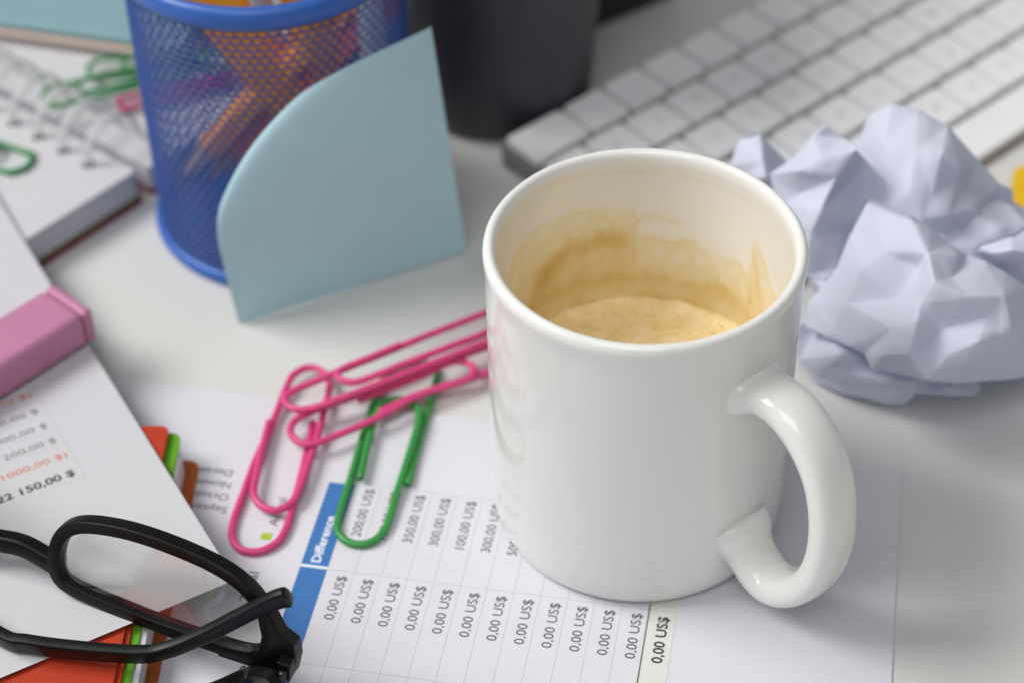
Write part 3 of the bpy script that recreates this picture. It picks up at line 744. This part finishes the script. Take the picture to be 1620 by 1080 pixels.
for r, row in enumerate(rowsK):
    u = 0
    for k, w_ in enumerate(row):
        u0, u1 = u + 1.0, u + w_ * 19 - 1.0; v0, v1 = r * 19 + 1.0, r * 19 + 17.5; u += w_ * 19
        bot = round_poly([(u0, v0), (u1, v0), (u1, v1), (u0, v1)], 1.5, 3); top = round_poly([(u0 + .35, v0 + .35), (u1 - .35, v0 + .35), (u1 - .35, v1 - .35), (u0 + .35, v1 - .35)], 1.4, 3)
        n = len(bot); V = [kp(a, b, -.15) for a, b in bot] + [kp(a, b, 2.0) for a, b in bot] + [kp(a, b, 2.4) for a, b in top]
        F = [list(range(n))] + [list(range(2 * n, 3 * n))] + [[q * n + i, q * n + (i + 1) % n, (q + 1) * n + (i + 1) % n, (q + 1) * n + i] for q in (0, 1) for i in range(n)]
        ko = mesh('key', V, F, M_key, kb, False)
        s_ = leg[r][k] if k < len(leg[r]) else ''
        if s_:
            small = len(s_) > 1; cap = 1.7 if small else 3.6
            if small: org = kp(u0 + 1.5, v1 - 2.5, 2.43); L_ = min(len(s_) * 1.15, u1 - u0 - 3)
            else: org = kp((u0 + u1) / 2 - 1.4, (v0 + v1) / 2 + 1.6, 2.43); L_ = 2.8 if s_ not in "1;',.`[]\\/-" else 1.2
            v, f = text_on(s_, org, kU, -kV, cap, L_)
            mesh('key_legend', v, f, M_legend, ko, False)

# ------------------------------------------------------------------ crumpled paper
ball = None
random.seed(5)
FOLDS = [(unit(V3(random.gauss(0, 1), random.gauss(0, 1), random.gauss(0, 1))), random.uniform(18, 42), random.uniform(0, 60), random.uniform(.08, .17)) for _ in range(8)]
FOLDS += [(unit(V3(random.gauss(0, 1), random.gauss(0, 1), random.gauss(0, 1))), random.uniform(7, 13), random.uniform(0, 60), random.uniform(.04, .075)) for _ in range(5)]
def fold(q):
    # sum of straight folds: flat facets that meet in sharp creases
    wv = noise.noise_vector(Vector(q) * .018) * 12
    p_ = V3(q[0] + wv[0], q[1] + wv[1], q[2] + wv[2]); h = 0
    for n_, L_, ph, sl in FOLDS:
        x = ((p_ @ n_) + ph) / L_; h += (abs((x % 2) - 1) - .5) * L_ * sl
    return h
TOC = Vector(tuple(unit(Cv - V3(120, 465, 40))))
def crumple_mesh(layers):
    AV = []; AF = []
    for pts, lv in layers:
        P2 = [Vector((p_[0], p_[1])) for p_ in pts]
        res = geometry.delaunay_2d_cdt(P2, [], [list(range(lv))], 1, 1e-4)   # first lv points are the outline
        vs = [atd(pts[i[0]][0], pts[i[0]][1], pts[i[0]][2]) for i in res[3]]
        me = bpy.data.meshes.new('t'); me.from_pydata([tuple(q) for q in vs], [], [list(t) for t in res[2]])
        bm = bmesh.new(); bm.from_mesh(me)
        bmesh.ops.subdivide_edges(bm, edges=bm.edges, cuts=3, use_grid_fill=True)
        bmesh.ops.smooth_vert(bm, verts=[v for v in bm.verts if not v.is_boundary], factor=.42, use_axis_x=True, use_axis_y=True, use_axis_z=True)
        bmesh.ops.triangulate(bm, faces=bm.faces)
        bmesh.ops.subdivide_edges(bm, edges=bm.edges, cuts=1)
        bmesh.ops.smooth_vert(bm, verts=[v for v in bm.verts if not v.is_boundary], factor=.12, use_axis_x=True, use_axis_y=True, use_axis_z=True)
        bmesh.ops.triangulate(bm, faces=bm.faces)
        bmesh.ops.subdivide_edges(bm, edges=bm.edges, cuts=1)
        bm.normal_update()
        bm.verts.ensure_lookup_table()
        for v in bm.verts:
            q = v.co
            v.co = q + TOC * fold(q) * (.4 if v.is_boundary else .8)
        o = len(AV); AV += [V3(*v.co) for v in bm.verts]
        for f_ in bm.faces: AF.append([v.index + o for v in f_.verts])
        bm.free(); bpy.data.meshes.remove(me)
    return AV, AF
LA = ([(1335, 300, 602), (1352, 230, 600), (1378, 180, 596), (1410, 165, 592), (1452, 172, 592), (1500, 200, 590), (1545, 250, 594), (1580, 290, 598), (1602, 300, 603), (1604, 328, 606), (1580, 345, 604), (1560, 380, 592), (1500, 392, 586), (1440, 380, 580), (1390, 350, 585), (1350, 330, 595),
       (1400, 230, 586), (1450, 240, 578), (1490, 240, 574), (1505, 225, 582), (1520, 265, 576), (1512, 290, 582), (1440, 300, 576), (1475, 310, 578), (1540, 330, 583), (1500, 340, 576), (1570, 355, 586), (1530, 300, 588), (1400, 290, 588), (1460, 345, 578)], 16)
LB = ([(1218, 275, 588), (1255, 250, 582), (1285, 215, 580), (1306, 198, 578), (1335, 218, 580), (1372, 255, 584), (1400, 285, 586), (1410, 320, 584), (1385, 345, 590), (1350, 370, 588), (1330, 420, 584), (1310, 445, 586), (1270, 440, 590), (1245, 400, 596), (1230, 330, 594),
       (1354, 237, 568), (1325, 280, 570), (1300, 330, 572), (1282, 370, 576), (1330, 300, 584), (1262, 270, 574), (1258, 310, 586), (1300, 250, 571), (1360, 320, 590), (1345, 345, 582), (1275, 330, 578)], 15)
LCc = ([(1368, 316, 563), (1376, 314, 561), (1442, 341, 553), (1470, 358, 558), (1500, 385, 562), (1530, 402, 566), (1560, 415, 560), (1590, 430, 562), (1625, 455, 566), (1665, 500, 572), (1670, 560, 578), (1640, 592, 574), (1600, 600, 568), (1560, 603, 562), (1510, 606, 558), (1465, 602, 558), (1420, 592, 564), (1400, 588, 566), (1380, 584, 570), (1368, 560, 573), (1345, 548, 575), (1310, 535, 580), (1275, 520, 588), (1278, 480, 588), (1300, 455, 582), (1325, 420, 574), (1345, 370, 568),
        (1395, 562, 556), (1360, 430, 563), (1400, 400, 556), (1340, 480, 570), (1420, 470, 558), (1412, 520, 552), (1452, 505, 547), (1456, 480, 550), (1478, 446, 545), (1468, 400, 550), (1452, 420, 556), (1505, 440, 552), (1515, 405, 556), (1530, 470, 544), (1490, 520, 556), (1470, 550, 558), (1440, 560, 552), (1500, 560, 551), (1548, 540, 545), (1525, 580, 553), (1590, 470, 548), (1600, 520, 552), (1570, 580, 558), (1620, 560, 566), (1562, 500, 552)], 27)
LD = ([(1155, 262, 606), (1168, 225, 603), (1190, 208, 600), (1203, 212, 602), (1240, 250, 612), (1270, 290, 612), (1250, 330, 612), (1215, 310, 606), (1165, 290, 610), (1208, 255, 594), (1212, 280, 592)], 9)
LE = ([(1256, 505, 592), (1300, 505, 590), (1360, 530, 587), (1420, 565, 583), (1480, 595, 580), (1540, 596, 582), (1553, 612, 584), (1540, 627, 585), (1500, 626, 580), (1450, 622, 582), (1432, 640, 590), (1405, 640, 590), (1370, 630, 590), (1330, 622, 592), (1285, 600, 596), (1262, 570, 597),
       (1340, 590, 582), (1390, 600, 580), (1330, 560, 576), (1375, 565, 584), (1440, 600, 574), (1500, 612, 573)], 16)
LF = ([(1540, 398, 574), (1548, 388, 570), (1600, 372, 566), (1640, 345, 572), (1690, 340, 585), (1720, 400, 592), (1700, 480, 590), (1640, 470, 576), (1590, 435, 572),
       (1600, 395, 560), (1640, 400, 562), (1660, 440, 568), (1570, 400, 564)], 9)
LG = ([(1470, 385, 600), (1500, 360, 606), (1560, 355, 610), (1600, 346, 606), (1640, 352, 608), (1640, 400, 604), (1560, 420, 600), (1520, 410, 596),(1560, 380, 614), (1590, 370, 596)], 8)
AV, AF = crumple_mesh([LA, LB, LCc, LD, LE, LF, LG])
# body of the ball behind the folded faces: a faceted, creased lump
bm = bmesh.new(); bmesh.ops.create_icosphere(bm, subdivisions=6, radius=1)
ctr = V3(128, 462, 25); rad = V3(42, 28, 23)
random.seed(12)
planes = [(Vector((random.gauss(0, 1), random.gauss(0, 1), random.gauss(0, 1))).normalized(), random.uniform(.80, .98)) for _ in range(46)]
for v in bm.verts:
    n_ = v.co.normalized(); r = 1.06
    for pn, d in planes:
        c_ = n_.dot(pn)
        if c_ > .3: r = min(r, d / c_)
    r += .10 * (abs(noise.noise(n_ * 2.3)) - .2) + .03 * noise.noise(n_ * 7)
    q_ = ctr + V3(*n_) * rad * r; v.co = Vector(tuple(q_ + V3(*n_) * fold(q_) * .7))
bm.verts.ensure_lookup_table(); o_ = len(AV); AV += [V3(v.co.x, v.co.y, max(.3, v.co.z)) for v in bm.verts]
AF += [[v.index + o_ for v in f_.verts] for f_ in bm.faces]; bm.free()
o = mesh('crumpled_paper_ball', AV, AF, M_crump, None, True, loc=(120, 465, 0)); tag(o, 'big crumpled ball of bluish white paper between the mug and the keyboard', 'crumpled paper')

# yellow pad beyond the ball
v, f = prism([tuple(at(x, y, 8)[:2]) for x, y in ((1600, 350), (1604, 268), (1700, 225), (1720, 345))], .1, 8); o = mesh('yellow_note_pad', v, f, M_yellow, None, False); bevel(o, .4, 2); tag(o, 'small yellow pad half hidden behind the crumpled paper', 'note pad')

# ------------------------------------------------------------------ spiral notebook
NK = V3(-124.3, 536.2, 0); nh = unit(V3(-.76, .65, 0)); ne = unit(V3(.65, .76, 0)); nh = unit(nh - ne * (nh @ ne))
NZ = 13.
nb = thing('spiral_notebook', 'open wire bound notebook with a maroon cover, left of the blue cup', 'notebook', NK)
def nbp(h, e_, z): q = NK + nh * h + ne * e_; return V3(q[0], q[1], z)
def nslab(name, h0, h1, e0_, e1_, z0, z1, m, r=1.5):
    v, f = prism(round_poly([tuple(nbp(h, e_, 0)[:2]) for h, e_ in ((h0, e0_), (h1, e0_), (h1, e1_), (h0, e1_))], r, 4), z0, z1)
    return mesh(name, v, f, m, nb, False)
nslab('back_cover', -1.2, 210, -150, 1.2, .2, 2.0, M_maroon, 3)
nslab('divider_card', -.6, 208, -149, .6, 2.05, 3.2, M_olive, 3)
nslab('page_block', 0, 207, -148, 0, 3.25, NZ - .2, M_pages, 2)
nslab('top_page', .1, 207, -148, -.05, NZ - .2, NZ, M_paper2, 2)
nslab('front_cover', -1.2, 210, 4.2, 150, .2, 1.8, M_maroon, 3)
nslab('turned_page_block', 0, 207, 5.0, 148, 1.85, NZ - 2.2, M_pages, 2)
nslab('turned_top_page', .1, 207, 5.05, 148, NZ - 2.2, NZ - 2.0, M_paper2, 2)
rings = []; holes = []
for k in range(14):
    h = 15.1 + 12.8 * k
    for dh in (-1.1, 1.1):
        P = []
        for t in range(0, 33):
            a = pi * (1.12 - 1.24 * t / 32)
            P.append(nbp(h + dh, 3.5 + 12 * cos(a), NZ - 2 + 15 * sin(a)))
        rings.append(sweep(P, 1.15, 1.15, nh, 8))
    c_ = nbp(h, -7.8, NZ + .06)
    holes.append(([c_ + V3(2.2 * cos(2 * pi * i / 16), 2.2 * sin(2 * pi * i / 16), 0) for i in range(16)], [list(range(16))]))
v, f = merge(rings); mesh('wire_binding', v, f, M_wirewhite, nb)
v, f = merge(holes); mesh('punched_holes', v, f, M_hole, nb, False)
ps = []
for k in range(16): ps.append(strip(nbp(9, -22 - 7 * k, 0), nbp(200, -22 - 7 * k, 0), .35, NZ + .05 - ZR))
for k in range(16): ps.append(strip(nbp(9, 22 + 7 * k, 0), nbp(200, 22 + 7 * k, 0), .35, NZ - 1.94 - ZR))
v, f = merge(ps); mesh('ruled_lines', v, f, M_greytint, nb, False)

# clips lying on the notebook
idt = lambda x, y: (x, y)
G2 = 'paper clips on the open notebook'
def gem(px0, py0, px1, py1, z, wpx, m, label, name='paper_clip', L_=None):
    A = at(px0, py0, z); B = at(px1, py1, z); a = unit(B - A); s = V3(-a[1], a[0], 0); w_ = wpx; L_ = L_ or np.linalg.norm(B - A)
    q = lambda x, y, dz=0: A + a * x + s * y + V3(0, 0, dz)
    def U(xc, r, y0, sgn, z_):
        return [q(xc + sgn * r * sin(t), y0 * r * cos(t), z_) for t in np.linspace(0, pi, 7)]
    h = w_ / 2
    pts = [q(L_ * .72, h)] + U(h, h, 1, -1, 0) + U(L_ - h * .9, h * .85, -1, 1, .8) + U(L_ * .28, h * .65, 1, -1, 1.6) + [q(L_ * .7, -h * .65, 1.8)]
    v, f = wire(pts, .95, 4, 10); o = mesh(name, v, f, m); tag(o, label, 'paper clip', G2); return o
gem(68, 157, 330, 100, NZ + 6, 12, M_palegreen, 'green paper clip resting on the white wire binding')
gem(139, 110, 400, 96, NZ + 1.5, 12, M_palegreen, 'green paper clip on the far page beside the pale peach note')
gem(44, 262, -180, 190, NZ + 1.2, 12, M_palegreen, 'green paper clip on the near page at the left edge')
gem(188, 165, 430, 112, NZ + 1.0, 6, M_pinkclip, 'pink paper clip reaching behind the blue cup')

# teal and peach notes at the back left
def flatnote(name, A, B, depth, z, m, label, over=60):
    A = at(*A, z); B = at(*B, z); a = unit(B - A); s = V3(-a[1], a[0], 0)
    A = A - a * over; B = B + a * 22
    nx_, ny_ = 24, 12; V = []; F = []
    L_ = np.linalg.norm(B - A)
    for j in range(ny_ + 1):
        for i in range(nx_ + 1):
            q = A + a * L_ * i / nx_ + s * depth * j / ny_; V.append(V3(q[0], q[1], z + 1.2 * sin(i * .35 + j * .2) * (j / ny_)))
    for j in range(ny_):
        for i in range(nx_): k = j * (nx_ + 1) + i; F.append([k, k + 1, k + nx_ + 2, k + nx_ + 1])
    o = mesh(name, V, F, m); solid(o, .15); tag(o, label, 'sticky note'); return o
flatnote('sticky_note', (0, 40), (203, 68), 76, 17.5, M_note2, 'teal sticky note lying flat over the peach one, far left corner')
flatnote('sticky_note', (0, 55), (210, 84), 76, 15, M_peach, 'pale peach sticky note under the flat teal one')
